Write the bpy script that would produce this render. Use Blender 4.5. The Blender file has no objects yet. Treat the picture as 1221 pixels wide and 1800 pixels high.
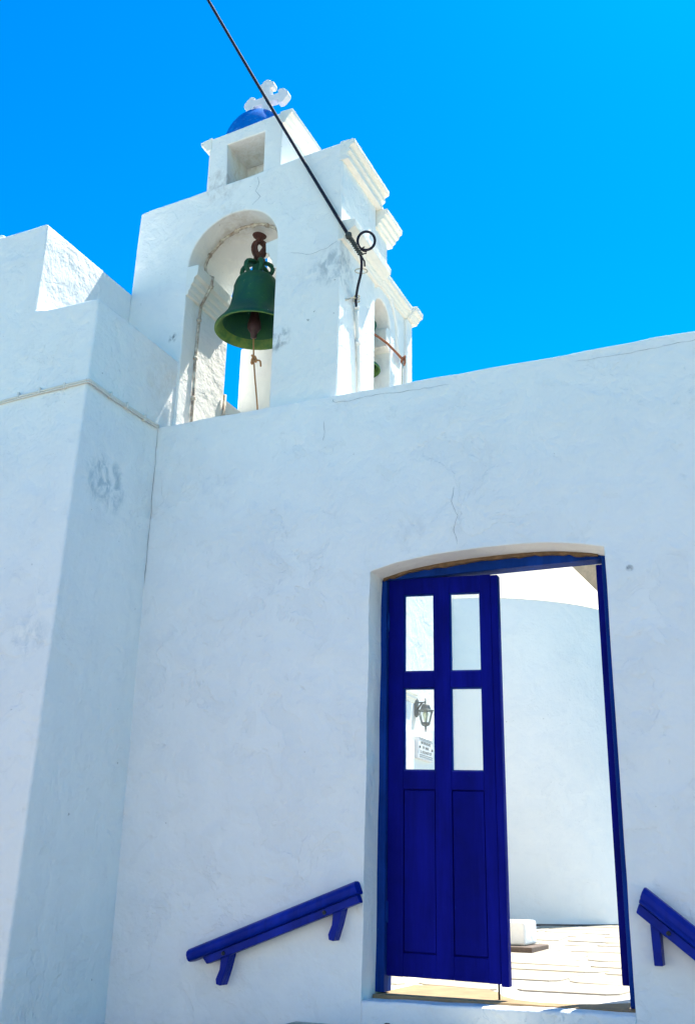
import bpy, bmesh, math, random
from mathutils import Vector, Matrix, noise as mnoise

# ------------------------------------------------------------------ camera, sky, sun, exposure
scene = bpy.context.scene
rad = math.radians
col = scene.collection

cam_d = bpy.data.cameras.new('camera')
cam = bpy.data.objects.new('camera', cam_d)
col.objects.link(cam)
scene.camera = cam
cam_d.sensor_fit = 'VERTICAL'
cam_d.sensor_height = 36.0
cam_d.lens = 1813.4 / 1800 * 36.0
cam_d.clip_start = 0.05
cam_d.clip_end = 2000
YAW, PITCH, ROLL = rad(24.441), rad(19.611), rad(1.195)
fwd = Vector((-math.sin(YAW) * math.cos(PITCH), math.cos(YAW) * math.cos(PITCH), math.sin(PITCH)))
rgt = Vector((math.cos(YAW), math.sin(YAW), 0))
upv = rgt.cross(fwd)
r2 = math.cos(ROLL) * rgt + math.sin(ROLL) * upv
u2 = -math.sin(ROLL) * rgt + math.cos(ROLL) * upv
m = Matrix((r2, u2, -fwd)).transposed().to_4x4()
m.translation = Vector((2.1454, -5.0, 0.5496))
cam.matrix_world = m

SUN_EL, SUN_AZ = rad(63.5), rad(21.0)          # azimuth from +Y towards +X
SUN_STRENGTH, SKY_STRENGTH, EXPOSURE = 5.0, 0.10, 1.34
world = bpy.data.worlds.new('World')
scene.world = world
world.use_nodes = True
wn, wl = world.node_tree.nodes, world.node_tree.links
for n in list(wn):
    wn.remove(n)
sky = wn.new('ShaderNodeTexSky')
sky.sky_type = 'NISHITA'
sky.sun_disc = False
sky.sun_elevation = SUN_EL
sky.sun_rotation = SUN_AZ
sky.altitude = 0
sky.air_density = 1.0
sky.dust_density = 0.3
sky.ozone_density = 1.2
# deeper, purer blue than the physical sky, as the photograph has it (one colour matrix for the whole sky)
sep = wn.new('ShaderNodeSeparateColor')
com = wn.new('ShaderNodeCombineColor')
def wmath(op, a_, b_, clamp0=False):
    nd = wn.new('ShaderNodeMath')
    nd.operation = op
    for i_, v_ in enumerate((a_, b_)):
        if isinstance(v_, (int, float)):
            nd.inputs[i_].default_value = v_
        else:
            wl.new(v_, nd.inputs[i_])
    return nd.outputs[0]
bg = wn.new('ShaderNodeBackground')
bg.inputs['Strength'].default_value = SKY_STRENGTH
wo = wn.new('ShaderNodeOutputWorld')
wl.new(sky.outputs[0], sep.inputs[0])
wl.new(wmath('MAXIMUM', wmath('SUBTRACT', sep.outputs[0], wmath('MULTIPLY', sep.outputs[2], 0.50)), 0.0), com.inputs[0])
wl.new(wmath('MAXIMUM', wmath('SUBTRACT', wmath('MULTIPLY', sep.outputs[1], 1.76), wmath('MULTIPLY', sep.outputs[2], 0.677)), 0.0), com.inputs[1])
wl.new(wmath('MULTIPLY', sep.outputs[2], 1.02), com.inputs[2])
wl.new(com.outputs[0], bg.inputs['Color'])
wl.new(bg.outputs[0], wo.inputs['Surface'])

sun_d = bpy.data.lights.new('sun', 'SUN')
sun_d.energy = SUN_STRENGTH
sun_d.angle = rad(0.53)
sun_d.color = (1.0, 0.94, 0.83)
sun = bpy.data.objects.new('sun', sun_d)
col.objects.link(sun)
sdir = Vector((math.sin(SUN_AZ) * math.cos(SUN_EL), math.cos(SUN_AZ) * math.cos(SUN_EL), math.sin(SUN_EL)))
sun.rotation_euler = sdir.to_track_quat('Z', 'Y').to_euler()
sun.location = sdir * 30

vs = scene.view_settings
vs.view_transform = 'Standard'
vs.look = 'None'
vs.exposure = EXPOSURE
vs.gamma = 1.0
vs.use_curve_mapping = False
scene.cycles.max_bounces = 7
scene.cycles.diffuse_bounces = 4
scene.cycles.use_denoising = True
scene.cycles.use_adaptive_sampling = True
scene.cycles.adaptive_threshold = 0.03
scene.cycles.adaptive_min_samples = 24

# ------------------------------------------------------------------ materials
def new_mat(name):
    mt = bpy.data.materials.new(name)
    mt.use_nodes = True
    nt = mt.node_tree
    b = nt.nodes['Principled BSDF']
    return mt, nt, b

class NB:
    """tiny node helper"""
    def __init__(s, nt):
        s.nt = nt
        s.tc = nt.nodes.new('ShaderNodeTexCoord')
        s.geo = nt.nodes.new('ShaderNodeNewGeometry')
        s.pos = s.geo.outputs['Position']
    def n(s, t, **kw):
        nd = s.nt.nodes.new(t)
        for k, v in kw.items():
            setattr(nd, k, v)
        return nd
    def link(s, a, b):
        s.nt.links.new(a, b)
    def mapping(s, scale, src=None, loc=(0, 0, 0)):
        mp = s.n('ShaderNodeMapping')
        mp.inputs['Scale'].default_value = scale
        mp.inputs['Location'].default_value = loc
        s.link(src or s.pos, mp.inputs['Vector'])
        return mp.outputs[0]
    def noise(s, scale, detail=4, rough=0.55, src=None, dist=0.0):
        t = s.n('ShaderNodeTexNoise')
        t.inputs['Scale'].default_value = scale
        t.inputs['Detail'].default_value = detail
        t.inputs['Roughness'].default_value = rough
        t.inputs['Distortion'].default_value = dist
        s.link(src or s.pos, t.inputs['Vector'])
        return t.outputs['Fac']
    def ramp(s, fac, stops):
        r = s.n('ShaderNodeValToRGB')
        e = r.color_ramp.elements
        while len(e) < len(stops):
            e.new(0.5)
        for el, (p, c) in zip(e, stops):
            el.position = p
            el.color = c if len(c) == 4 else (*c, 1)
        s.link(fac, r.inputs['Fac'])
        return r.outputs['Color']
    def math(s, op, a, b=None, c=None):
        nd = s.n('ShaderNodeMath', operation=op)
        for i, v in enumerate((a, b, c)):
            if v is None:
                continue
            if isinstance(v, (int, float)):
                nd.inputs[i].default_value = v
            else:
                s.link(v, nd.inputs[i])
        return nd.outputs[0]
    def mix(s, fac, a, b, blend='MIX'):
        nd = s.n('ShaderNodeMix', data_type='RGBA', blend_type=blend)
        for sock, v in ((nd.inputs[0], fac), (nd.inputs[6], a), (nd.inputs[7], b)):
            if isinstance(v, (int, float)):
                sock.default_value = v
            elif isinstance(v, (tuple, list)):
                sock.default_value = (*v, 1) if len(v) == 3 else v
            else:
                s.link(v, sock)
        return nd.outputs[2]
    def bump(s, h, strength, dist, normal=None):
        nd = s.n('ShaderNodeBump')
        nd.inputs['Strength'].default_value = strength
        nd.inputs['Distance'].default_value = dist
        s.link(h, nd.inputs['Height'])
        if normal is not None:
            s.link(normal, nd.inputs['Normal'])
        return nd.outputs[0]

def g3(v):
    return (v, v, v)

def stucco(name, base=(0.82, 0.82, 0.80), dirt=0.5, relief=1.0, streak=0.0, flaky=(), stains=()):
    mt, nt, b = new_mat(name)
    k = NB(nt)
    big = k.noise(0.9, 2, 0.5)
    mid = k.noise(4.2, 4, 0.6, dist=0.4)
    fine = k.noise(38, 3, 0.65)
    grit = k.noise(150, 1, 0.6)
    # layers of flaked limewash: islands one coat thinner
    fl_a = k.noise(3.1, 5, 0.62, src=k.mapping((1, 1, 1), loc=(3.7, 1.2, 8.1)), dist=0.6)
    patch = k.ramp(k.noise(0.75, 2, 0.5, src=k.mapping((1, 1, 1), loc=(5.5, 0.4, 2.2))), [(0.0, g3(0)), (0.50, g3(0)), (0.60, g3(1)), (1, g3(1))])
    flake = k.ramp(fl_a, [(0.0, g3(1)), (0.465, g3(1)), (0.482, g3(0)), (1.0, g3(0))])
    wob = k.noise(5.0, 4, 0.6, src=k.mapping((1, 1, 1), loc=(9.0, 1.0, 5.0)))
    def blob(c, r):
        vd = k.n('ShaderNodeVectorMath', operation='DISTANCE')
        k.link(k.pos, vd.inputs[0])
        vd.inputs[1].default_value = c
        d = k.math('ADD', k.math('DIVIDE', vd.outputs['Value'], r), k.math('MULTIPLY', k.math('SUBTRACT', wob, 0.5), 1.6))
        return k.ramp(d, [(0.0, g3(1)), (0.55, g3(1)), (1.0, g3(0))])
    for c_, r_ in flaky:
        patch = k.math('MAXIMUM', patch, blob(c_, r_))
    flake = k.math('MULTIPLY', flake, patch)
    fl_b = k.noise(6.5, 4, 0.6, src=k.mapping((1, 1, 1), loc=(13.1, 5.2, 2.4)), dist=0.8)
    flake2 = k.ramp(fl_b, [(0.0, g3(1)), (0.36, g3(1)), (0.366, g3(0)), (1.0, g3(0))])
    # colour
    c = k.mix(k.ramp(big, [(0.3, g3(0)), (0.7, g3(1))]), base, tuple(v * 0.95 for v in base))
    c = k.mix(k.math('MULTIPLY', k.ramp(mid, [(0.42, g3(0)), (0.72, g3(1))]), 0.42 * dirt), c, (0.65, 0.68, 0.71))
    c = k.mix(k.math('MULTIPLY', flake, 0.26 * dirt), c, (0.66, 0.67, 0.68))
    c = k.mix(k.math('MULTIPLY', flake2, 0.25 * dirt), c, (0.70, 0.70, 0.68))
    spots = k.ramp(k.noise(24, 2, 0.5, src=k.mapping((1, 1, 1), loc=(1, 4, 6))), [(0.0, g3(0)), (0.765, g3(0)), (0.79, g3(1)), (1, g3(1))])
    c = k.mix(k.math('MULTIPLY', spots, 0.55), c, (0.22, 0.21, 0.20))
    for c_, r_, rgb_, am in stains:
        sp = k.ramp(k.noise(16, 4, 0.7, src=k.mapping((1, 1, 0.7), loc=(c_[2], 2, 3)), dist=0.5), [(0.0, g3(0)), (0.42, g3(0)), (0.62, g3(1)), (1, g3(1))])
        c = k.mix(k.math('MULTIPLY', k.math('MULTIPLY', sp, blob(c_, r_)), am), c, rgb_)
    if streak:
        st = k.noise(9, 4, 0.6, src=k.mapping((1.0, 2.2, 0.10)))
        stm = k.ramp(st, [(0.45, g3(0)), (0.8, g3(1))])
        c = k.mix(k.math('MULTIPLY', stm, streak), c, (0.55, 0.54, 0.52))
    k.link(c, b.inputs['Base Color'])
    b.inputs['Roughness'].default_value = 0.92
    b.inputs['Specular IOR Level'].default_value = 0.15
    # relief
    h1 = k.bump(big, 0.55 * relief, 0.05)
    h2 = k.bump(k.math('ADD', mid, k.math('MULTIPLY', k.noise(13, 2, 0.6, src=k.mapping((1, 1, 1), loc=(3, 3, 8))), 0.34)), 0.8 * relief, 0.040, h1)
    h3 = k.bump(k.math('ADD', flake, k.math('MULTIPLY', flake2, 0.7)), 0.85 * relief, -0.0036, h2)
    h4 = k.bump(fine, 0.65 * relief, 0.006, h3)
    h5 = k.bump(grit, 0.35 * relief, 0.0012, h4)
    k.link(h5, b.inputs['Normal'])
    return mt

def paint(name, base, rough=0.45, wear=0.25, wear_col=(0.35, 0.45, 0.55), grain=None, spec=0.4):
    mt, nt, b = new_mat(name)
    k = NB(nt)
    v = k.noise(7, 4, 0.6)
    c = k.mix(k.ramp(v, [(0.35, g3(0)), (0.7, g3(1))]), base, tuple(x * 0.75 for x in base))
    w = k.ramp(k.noise(33, 5, 0.7, src=k.mapping((1, 1, 0.45))), [(0.0, g3(0)), (0.70, g3(0)), (0.76, g3(1)), (1, g3(1))])
    c = k.mix(k.math('MULTIPLY', w, wear), c, wear_col)
    fade = k.ramp(k.noise(11, 4, 0.65, src=k.mapping((1, 1, 0.10), loc=(4, 4, 4))), [(0.45, g3(0)), (0.75, g3(1))])
    c = k.mix(k.math('MULTIPLY', fade, 0.55), c, tuple(min(1, x * 1.9 + 0.003) for x in base))
    chip = k.ramp(k.noise(26, 4, 0.6, src=k.mapping((1, 1, 1), loc=(8, 1, 3))), [(0, g3(0)), (0.735, g3(0)), (0.75, g3(1)), (1, g3(1))])
    c = k.mix(k.math('MULTIPLY', chip, min(1.0, wear * 3)), c, wear_col)
    k.link(c, b.inputs['Base Color'])
    b.inputs['Roughness'].default_value = rough
    b.inputs['Specular IOR Level'].default_value = spec
    if grain:
        gsrc = k.noise(60, 4, 0.6, src=k.mapping(grain))
        h = k.bump(gsrc, 0.7, 0.004)
        h = k.bump(v, 0.3, 0.004, h)
    else:
        h = k.bump(k.noise(40, 3, 0.5), 0.25, 0.002)
    k.link(h, b.inputs['Normal'])
    return mt

def simple(name, base, rough=0.7, var=0.25, scale=15, bumpd=0.002, metal=0.0, base2=None):
    mt, nt, b = new_mat(name)
    k = NB(nt)
    v = k.noise(scale, 5, 0.62)
    c = k.mix(k.ramp(v, [(0.35, g3(0)), (0.68, g3(1))]), base, base2 or tuple(x * (1 - var) for x in base))
    k.link(c, b.inputs['Base Color'])
    b.inputs['Roughness'].default_value = rough
    b.inputs['Metallic'].default_value = metal
    k.link(k.bump(v, 0.5, bumpd), b.inputs['Normal'])
    return mt

M_WALL = stucco('whitewashed_plaster', dirt=0.75, relief=0.78,
                flaky=[((1.45, 0, 1.78), 0.42), ((1.58, 0, 1.15), 0.35), ((-1.12, 0, 1.65), 0.38), ((-0.58, 0, 0.65), 0.33), ((0.5, 0, 2.85), 0.30), ((-0.85, 0, 0.42), 0.28)],
                stains=[((-1.0, 0, 2.75), 0.16, (0.58, 0.62, 0.68), 0.3), ((0.25, 0, 2.35), 0.10, (0.5, 0.53, 0.56), 0.25), ((1.40, 0, 2.02), 0.02, (0.2, 0.22, 0.24), 0.8)])
M_BLOCK = stucco('whitewashed_plaster_streaked', dirt=0.65, relief=0.72, streak=0.07,
                 stains=[((-1.47, -0.44, 2.70), 0.19, (0.36, 0.45, 0.50), 0.75), ((-1.64, -0.76, 1.73), 0.15, (0.52, 0.58, 0.62), 0.6), ((-1.47, 0.05, 3.55), 0.25, (0.66, 0.63, 0.58), 0.5)],
                 flaky=[((-1.75, -0.72, 3.35), 0.35), ((-1.8, -0.78, 0.9), 0.3)])
M_TOWER = stucco('tower_plaster', base=(0.84, 0.82, 0.77), dirt=0.65, relief=0.58,
                 stains=[((-0.66, 0.1, 3.76), 0.10, (0.2, 0.22, 0.24), 0.7), ((-1.54, 0.17, 4.0), 0.05, (0.05, 0.08, 0.09), 1.0), ((-0.46, 0.08, 4.24), 0.13, (0.60, 0.62, 0.64), 0.25),
                         ((-1.1, 0.3, 4.83), 0.22, (0.40, 0.32, 0.20), 0.3), ((-1.02, 0.40, 5.3), 0.30, (0.52, 0.43, 0.28), 0.4), ((-1.2, 0.12, 5.16), 0.16, (0.36, 0.30, 0.26), 0.4), ((-0.24, 0.1, 4.2), 0.2, (0.30, 0.35, 0.38), 0.6)])
M_MOULD = stucco('moulding_plaster', base=(0.82, 0.79, 0.71), dirt=0.8, relief=0.6)
M_APSE = stucco('apse_plaster', dirt=0.5, relief=0.55)
M_ROOF = stucco('cream_roof_plaster', base=(0.70, 0.62, 0.50), dirt=0.3, relief=0.6)
M_DOOR = paint('navy_door_paint', (0.0012, 0.0035, 0.16), 0.6, 0.22, (0.015, 0.07, 0.32), grain=(1.0, 1.0, 0.06), spec=0.06)
M_FRAME = paint('blue_frame_paint', (0.002, 0.030, 0.20), 0.6, 0.3, (0.04, 0.16, 0.28), grain=(0.3, 1, 0.1), spec=0.08)
M_RAIL = paint('blue_rail_paint', (0.0015, 0.016, 0.25), 0.38, 0.16, (0.10, 0.28, 0.5), grain=(0.15, 1, 0.6), spec=0.10)
M_RUSTWOOD = simple('weathered_wood', (0.20, 0.12, 0.06), 0.9, 0.5, 25, 0.004)
M_IRON = simple('rusty_iron', (0.10, 0.035, 0.022), 0.8, 0.4, 40, 0.002, 0.0, (0.045, 0.012, 0.012))
M_DARKIRON = simple('dark_iron', (0.03, 0.03, 0.032), 0.55, 0.3, 50, 0.001)
M_CLAPPER = simple('clapper_iron', (0.06, 0.022, 0.022), 0.6, 0.4, 30, 0.001)
M_ROPE = simple('rope_fibre', (0.52, 0.25, 0.10), 0.9, 0.3, 120, 0.002)
M_REDROPE = simple('rust_red_rope', (0.28, 0.10, 0.05), 0.9, 0.3, 120, 0.002)
M_CABLE = simple('black_cable_rubber', (0.006, 0.007, 0.022), 0.85, 0.3, 60, 0.0006)
M_TAPE = simple('old_wire_tape', (0.05, 0.06, 0.055), 0.8, 0.4, 60, 0.002)
M_TIE = simple('bleached_tie_wire', (0.50, 0.46, 0.36), 0.8, 0.3, 60, 0.001)
M_CONDUIT = stucco('painted_conduit', base=(0.70, 0.68, 0.62), dirt=0.9, relief=0.3)
M_OLDCONDUIT = simple('peeling_conduit', (0.66, 0.60, 0.50), 0.8, 0.5, 22, 0.002, 0.0, (0.20, 0.12, 0.08))
M_SLAB = simple('brown_stone', (0.14, 0.10, 0.08), 0.85, 0.4, 30, 0.004)
M_THRESH = simple('worn_brown_threshold', (0.34, 0.23, 0.12), 0.9, 0.3, 9, 0.004)
M_TERRAIN = simple('dry_earth', (0.15, 0.125, 0.085), 0.95, 0.3, 0.4, 0.02)
M_STREET = simple('street_stone', (0.26, 0.22, 0.165), 0.9, 0.25, 3, 0.006)
M_LANDING = simple('mossy_landing_stone', (0.55, 0.54, 0.47), 0.9, 0.5, 11, 0.006, 0.0, (0.30, 0.32, 0.22))
M_GROUT = stucco('whitewashed_joints', base=(0.60, 0.58, 0.53), dirt=0.4, relief=0.6)
M_MARBLE = simple('white_marble', (0.74, 0.72, 0.72), 0.5, 0.08, 10, 0.0008)
M_FARSTONE = simple('peach_rubble_stone', (0.78, 0.50, 0.32), 0.9, 0.35, 5, 0.03)
M_RED = simple('dark_red_shutter', (0.16, 0.02, 0.02), 0.6, 0.2, 20, 0.001)
M_LAMP = simple('green_black_lamp_metal', (0.045, 0.055, 0.050), 0.45, 0.3, 40, 0.001)
M_BULB = simple('frosted_bulb', (0.70, 0.74, 0.50), 0.4, 0.1, 20, 0.0002)
M_INK = simple('engraved_grey_ink', (0.10, 0.10, 0.09), 0.8, 0.2, 20, 0.0002)
M_ROOFDECK = stucco('roof_plaster', base=(0.80, 0.73, 0.60), dirt=0.5, relief=0.8)
M_MUSSEL = simple('dark_lichen', (0.05, 0.045, 0.035), 0.95, 0.5, 40, 0.004)

def flag_mat():
    mt, nt, b = new_mat('pale_flagstone')
    k = NB(nt)
    oi = k.n('ShaderNodeObjectInfo')
    v = k.noise(5, 5, 0.6)
    a = k.ramp(oi.outputs['Random'], [(0, (0.30, 0.26, 0.19)), (0.5, (0.34, 0.30, 0.24)), (1, (0.27, 0.24, 0.19))])
    c = k.mix(k.ramp(v, [(0.35, g3(0)), (0.7, g3(1))]), a, (0.37, 0.33, 0.26))
    k.link(c, b.inputs['Base Color'])
    b.inputs['Roughness'].default_value = 0.85
    k.link(k.bump(k.noise(14, 5, 0.6), 0.5, 0.006), b.inputs['Normal'])
    return mt
M_FLAG = flag_mat()

def dome_mat():
    mt, nt, b = new_mat('blue_dome_paint')
    k = NB(nt)
    v = k.noise(11, 5, 0.65, dist=0.5)
    peel = k.ramp(k.noise(14, 5, 0.7, src=k.mapping((1, 1, 2.5), loc=(0.4, 0.2, 0.0))), [(0, g3(0)), (0.60, g3(0)), (0.66, g3(1)), (1, g3(1))])
    c = k.mix(k.ramp(v, [(0.3, g3(0)), (0.7, g3(1))]), (0.0012, 0.115, 0.46), (0.0025, 0.17, 0.55))
    c = k.mix(k.math('MULTIPLY', peel, 0.35), c, (0.15, 0.40, 0.66))
    k.link(c, b.inputs['Base Color'])
    b.inputs['Roughness'].default_value = 0.5
    b.inputs['Specular IOR Level'].default_value = 0.08
    k.link(k.bump(v, 0.4, 0.006), b.inputs['Normal'])
    return mt
M_DOME = dome_mat()

def bell_mat():
    mt, nt, b = new_mat('green_bronze_patina')
    k = NB(nt)
    v = k.noise(9, 6, 0.7, dist=0.8)
    s = k.noise(60, 5, 0.7, src=k.mapping((1, 1, 0.5)))
    c = k.mix(k.ramp(v, [(0.32, g3(0)), (0.66, g3(1))]), (0.005, 0.055, 0.045), (0.014, 0.095, 0.030))
    scr = k.ramp(k.noise(20, 6, 0.75, dist=1.6), [(0, g3(0)), (0.62, g3(0)), (0.68, g3(1)), (1, g3(1))])
    c = k.mix(k.math('MULTIPLY', scr, 0.55), c, (0.13, 0.22, 0.07))
    dr = k.ramp(k.noise(30, 3, 0.5, src=k.mapping((1.6, 1.6, 0.4), loc=(3, 3, 3))), [(0, g3(0)), (0.735, g3(0)), (0.75, g3(1)), (1, g3(1))])
    c = k.mix(k.math('MULTIPLY', dr, 0.8), c, (0.55, 0.58, 0.52))
    k.link(c, b.inputs['Base Color'])
    b.inputs['Roughness'].default_value = 0.62
    b.inputs['Specular IOR Level'].default_value = 0.35
    k.link(k.bump(k.math('ADD', v, k.math('MULTIPLY', s, 0.4)), 0.5, 0.004), b.inputs['Normal'])
    return mt
M_BELL = bell_mat()
M_BELLRIM = simple('worn_green_bronze_rim', (0.13, 0.22, 0.030), 0.6, 0.4, 18, 0.002, 0.0, (0.030, 0.13, 0.025))

def glass_mat():
    mt, nt, b = new_mat('clear_window_glass')
    nt.nodes.remove(b)
    out = [n for n in nt.nodes if n.type == 'OUTPUT_MATERIAL'][0]
    tr = nt.nodes.new('ShaderNodeBsdfTransparent')
    tr.inputs['Color'].default_value = (0.96, 0.98, 0.98, 1)
    gl = nt.nodes.new('ShaderNodeBsdfGlossy')
    gl.inputs['Roughness'].default_value = 0.02
    mx = nt.nodes.new('ShaderNodeMixShader')
    mx.inputs[0].default_value = 0.045
    nt.links.new(tr.outputs[0], mx.inputs[1])
    nt.links.new(gl.outputs[0], mx.inputs[2])
    nt.links.new(mx.outputs[0], out.inputs['Surface'])
    return mt
M_GLASS = glass_mat()

# ------------------------------------------------------------------ mesh helpers
def ident(v):
    return v

def link_mesh(name, verts, faces, mat, parent=None, smooth=False, bevel=0.0, bseg=2, mats=None, fmat=None):
    me = bpy.data.meshes.new(name)
    me.from_pydata([tuple(v) for v in verts], [], faces)
    bm = bmesh.new()
    bm.from_mesh(me)
    bmesh.ops.recalc_face_normals(bm, faces=bm.faces)
    bm.to_mesh(me)
    bm.free()
    me.materials.append(mat)
    if mats:
        for mm in mats:
            me.materials.append(mm)
    if fmat:
        for i, p in enumerate(me.polygons):
            p.material_index = fmat[i]
    if smooth:
        for p in me.polygons:
            p.use_smooth = True
    o = bpy.data.objects.new(name, me)
    col.objects.link(o)
    if parent is not None:
        o.parent = parent
    if bevel:
        md = o.modifiers.new('bevel', 'BEVEL')
        md.width = bevel
        md.segments = bseg
        md.limit_method = 'ANGLE'
        md.angle_limit = rad(34)
        md.harden_normals = False
        for p in me.polygons:
            p.use_smooth = True
        try:
            o.modifiers.new('wn', 'WEIGHTED_NORMAL')
        except Exception:
            pass
    return o

def thing(name, label, cat, loc=(0, 0, 0), group=None):
    o = bpy.data.objects.new(name, None)
    o.empty_display_size = 0.2
    o.location = loc
    col.objects.link(o)
    o['label'] = label
    o['category'] = cat
    if group:
        o['group'] = group
    return o

def tag(o, label, cat, group=None):
    o['label'] = label
    o['category'] = cat
    if group:
        o['group'] = group
    return o

def structure(o):
    o['kind'] = 'structure'
    return o

def prism(name, pts, axis, a, b, mat, parent=None, bevel=0.0, f=ident, smooth=False, bseg=2):
    """pts: 2-D outline. axis 'y': (x,z) extruded along y; 'x': (y,z); 'z': (x,y)."""
    n = len(pts)
    vs_ = []
    for t in (a, b):
        for p, q in pts:
            v = {'y': (p, t, q), 'x': (t, p, q), 'z': (p, q, t)}[axis]
            vs_.append(f(Vector(v)))
    fs = [list(range(n)), list(range(n, 2 * n))]
    for i in range(n):
        j = (i + 1) % n
        fs.append([i, j, n + j, n + i])
    return link_mesh(name, vs_, fs, mat, parent, smooth, bevel, bseg)

def box(name, x0, x1, y0, y1, z0, z1, mat, parent=None, bevel=0.0, f=ident, bseg=2):
    return prism(name, [(x0, z0), (x1, z0), (x1, z1), (x0, z1)], 'y', y0, y1, mat, parent, bevel, f, bseg=bseg)

def tube_data(pts, r, seg=8, cap=True):
    pts = [Vector(p) for p in pts]
    n = len(pts)
    rs = r if isinstance(r, (list, tuple)) else [r] * n
    vs_, fs = [], []
    t0 = (pts[1] - pts[0]).normalized()
    ref = Vector((0, 0, 1)) if abs(t0.z) < 0.9 else Vector((1, 0, 0))
    u = t0.cross(ref).normalized()
    for i, p in enumerate(pts):
        if i == 0:
            t = pts[1] - pts[0]
        elif i == n - 1:
            t = pts[-1] - pts[-2]
        else:
            t = (pts[i + 1] - pts[i]).normalized() + (pts[i] - pts[i - 1]).normalized()
        t = t.normalized() if t.length > 1e-9 else t0
        u = (u - t * u.dot(t)).normalized()
        w = t.cross(u)
        for k in range(seg):
            a = 2 * math.pi * k / seg
            vs_.append(p + (u * math.cos(a) + w * math.sin(a)) * rs[i])
    for i in range(n - 1):
        for k in range(seg):
            k2 = (k + 1) % seg
            fs.append([i * seg + k, i * seg + k2, (i + 1) * seg + k2, (i + 1) * seg + k])
    if cap:
        fs.append(list(range(seg)))
        fs.append([(n - 1) * seg + k for k in range(seg)])
    return vs_, fs

def tube(name, pts, r, mat, parent=None, seg=8):
    v, f_ = tube_data(pts, r, seg)
    return link_mesh(name, v, f_, mat, parent, smooth=True)

def multi_tube(name, lists, mat, parent=None, seg=8):
    V, F_ = [], []
    for pts, r in lists:
        v, f_ = tube_data(pts, r, seg)
        o = len(V)
        V += v
        F_ += [[i + o for i in q] for q in f_]
    return link_mesh(name, V, F_, mat, parent, smooth=True)

def lathe(name, prof, centre, mat, parent=None, seg=40, smooth=True, close=False, a0=0.0, a1=2 * math.pi):
    full = abs(a1 - a0 - 2 * math.pi) < 1e-6
    vs_, fs = [], []
    cols = seg if full else seg + 1
    for r, z in prof:
        for k in range(cols):
            a = a0 + (a1 - a0) * k / seg
            vs_.append((centre[0] + r * math.cos(a), centre[1] + r * math.sin(a), centre[2] + z))
    m_ = len(prof)
    rng = range(m_) if close else range(m_ - 1)
    for i in rng:
        i2 = (i + 1) % m_
        for k in range(seg):
            k2 = (k + 1) % cols
            fs.append([i * cols + k, i * cols + k2, i2 * cols + k2, i2 * cols + k])
    return link_mesh(name, vs_, fs, mat, parent, smooth)

rng = random.Random(7)
def jit(a):
    return rng.uniform(-a, a)

def wavy(p0, p1, step=0.11, amp=0.005, seed=0.0):
    """points from p0 to p1 (excl. p1) with a slight hand-made unevenness"""
    n = max(1, int(round(math.dist(p0, p1) / step)))
    out = []
    dx, dz = p1[0] - p0[0], p1[1] - p0[1]
    L = math.hypot(dx, dz)
    nx, nz = -dz / L, dx / L
    for i in range(n):
        t = i / n
        e = 0 if i == 0 else amp * 2.0 * mnoise.noise(Vector((p0[0] + dx * t * 1.0, p0[1] + dz * t, seed + 3.3)) * 4.0)
        out.append((p0[0] + dx * t + nx * e, p0[1] + dz * t + nz * e))
    return out

def smoothpts(pts, n=6):
    """Catmull-Rom through pts"""
    P = [Vector(p) for p in pts]
    out = []
    for i in range(len(P) - 1):
        p0 = P[max(i - 1, 0)]; p1 = P[i]; p2 = P[i + 1]; p3 = P[min(i + 2, len(P) - 1)]
        for k in range(n):
            t = k / n
            out.append(0.5 * ((2 * p1) + (p2 - p0) * t + (2 * p0 - 5 * p1 + 4 * p2 - p3) * t * t + (3 * p1 - p0 - 3 * p2 + p3) * t ** 3))
    out.append(P[-1])
    return out

# ------------------------------------------------------------------ ground
terrain = structure(link_mesh('terrain', [(-400, -400, -1.02), (400, -400, -1.02), (400, 400, -1.02), (-400, 400, -1.02)], [[0, 1, 2, 3]], M_TERRAIN))
street = structure(link_mesh('street', [(-40, -9.5, -1.0), (40, -9.5, -1.0), (40, 0.2, -1.0), (-40, 0.2, -1.0)], [[0, 1, 2, 3]], M_STREET))

def gz(y):                                    # courtyard rises gently away from the door
    return 0.02 + 0.0125 * max(0.0, y - 0.4)
yard_v = [(-1.8, 0.38, 0.0155), (4.5, 0.38, 0.0155), (4.5, 16, gz(16) - 0.004), (-1.8, 16, gz(16) - 0.004),
          (-1.8, 0.38, -1.2), (4.5, 0.38, -1.2), (4.5, 16, -1.2), (-1.8, 16, -1.2)]
yard = structure(link_mesh('courtyard', yard_v, [[0, 1, 2, 3], [0, 1, 5, 4], [1, 2, 6, 5], [2, 3, 7, 6], [3, 0, 4, 7]], M_GROUT))

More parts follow.
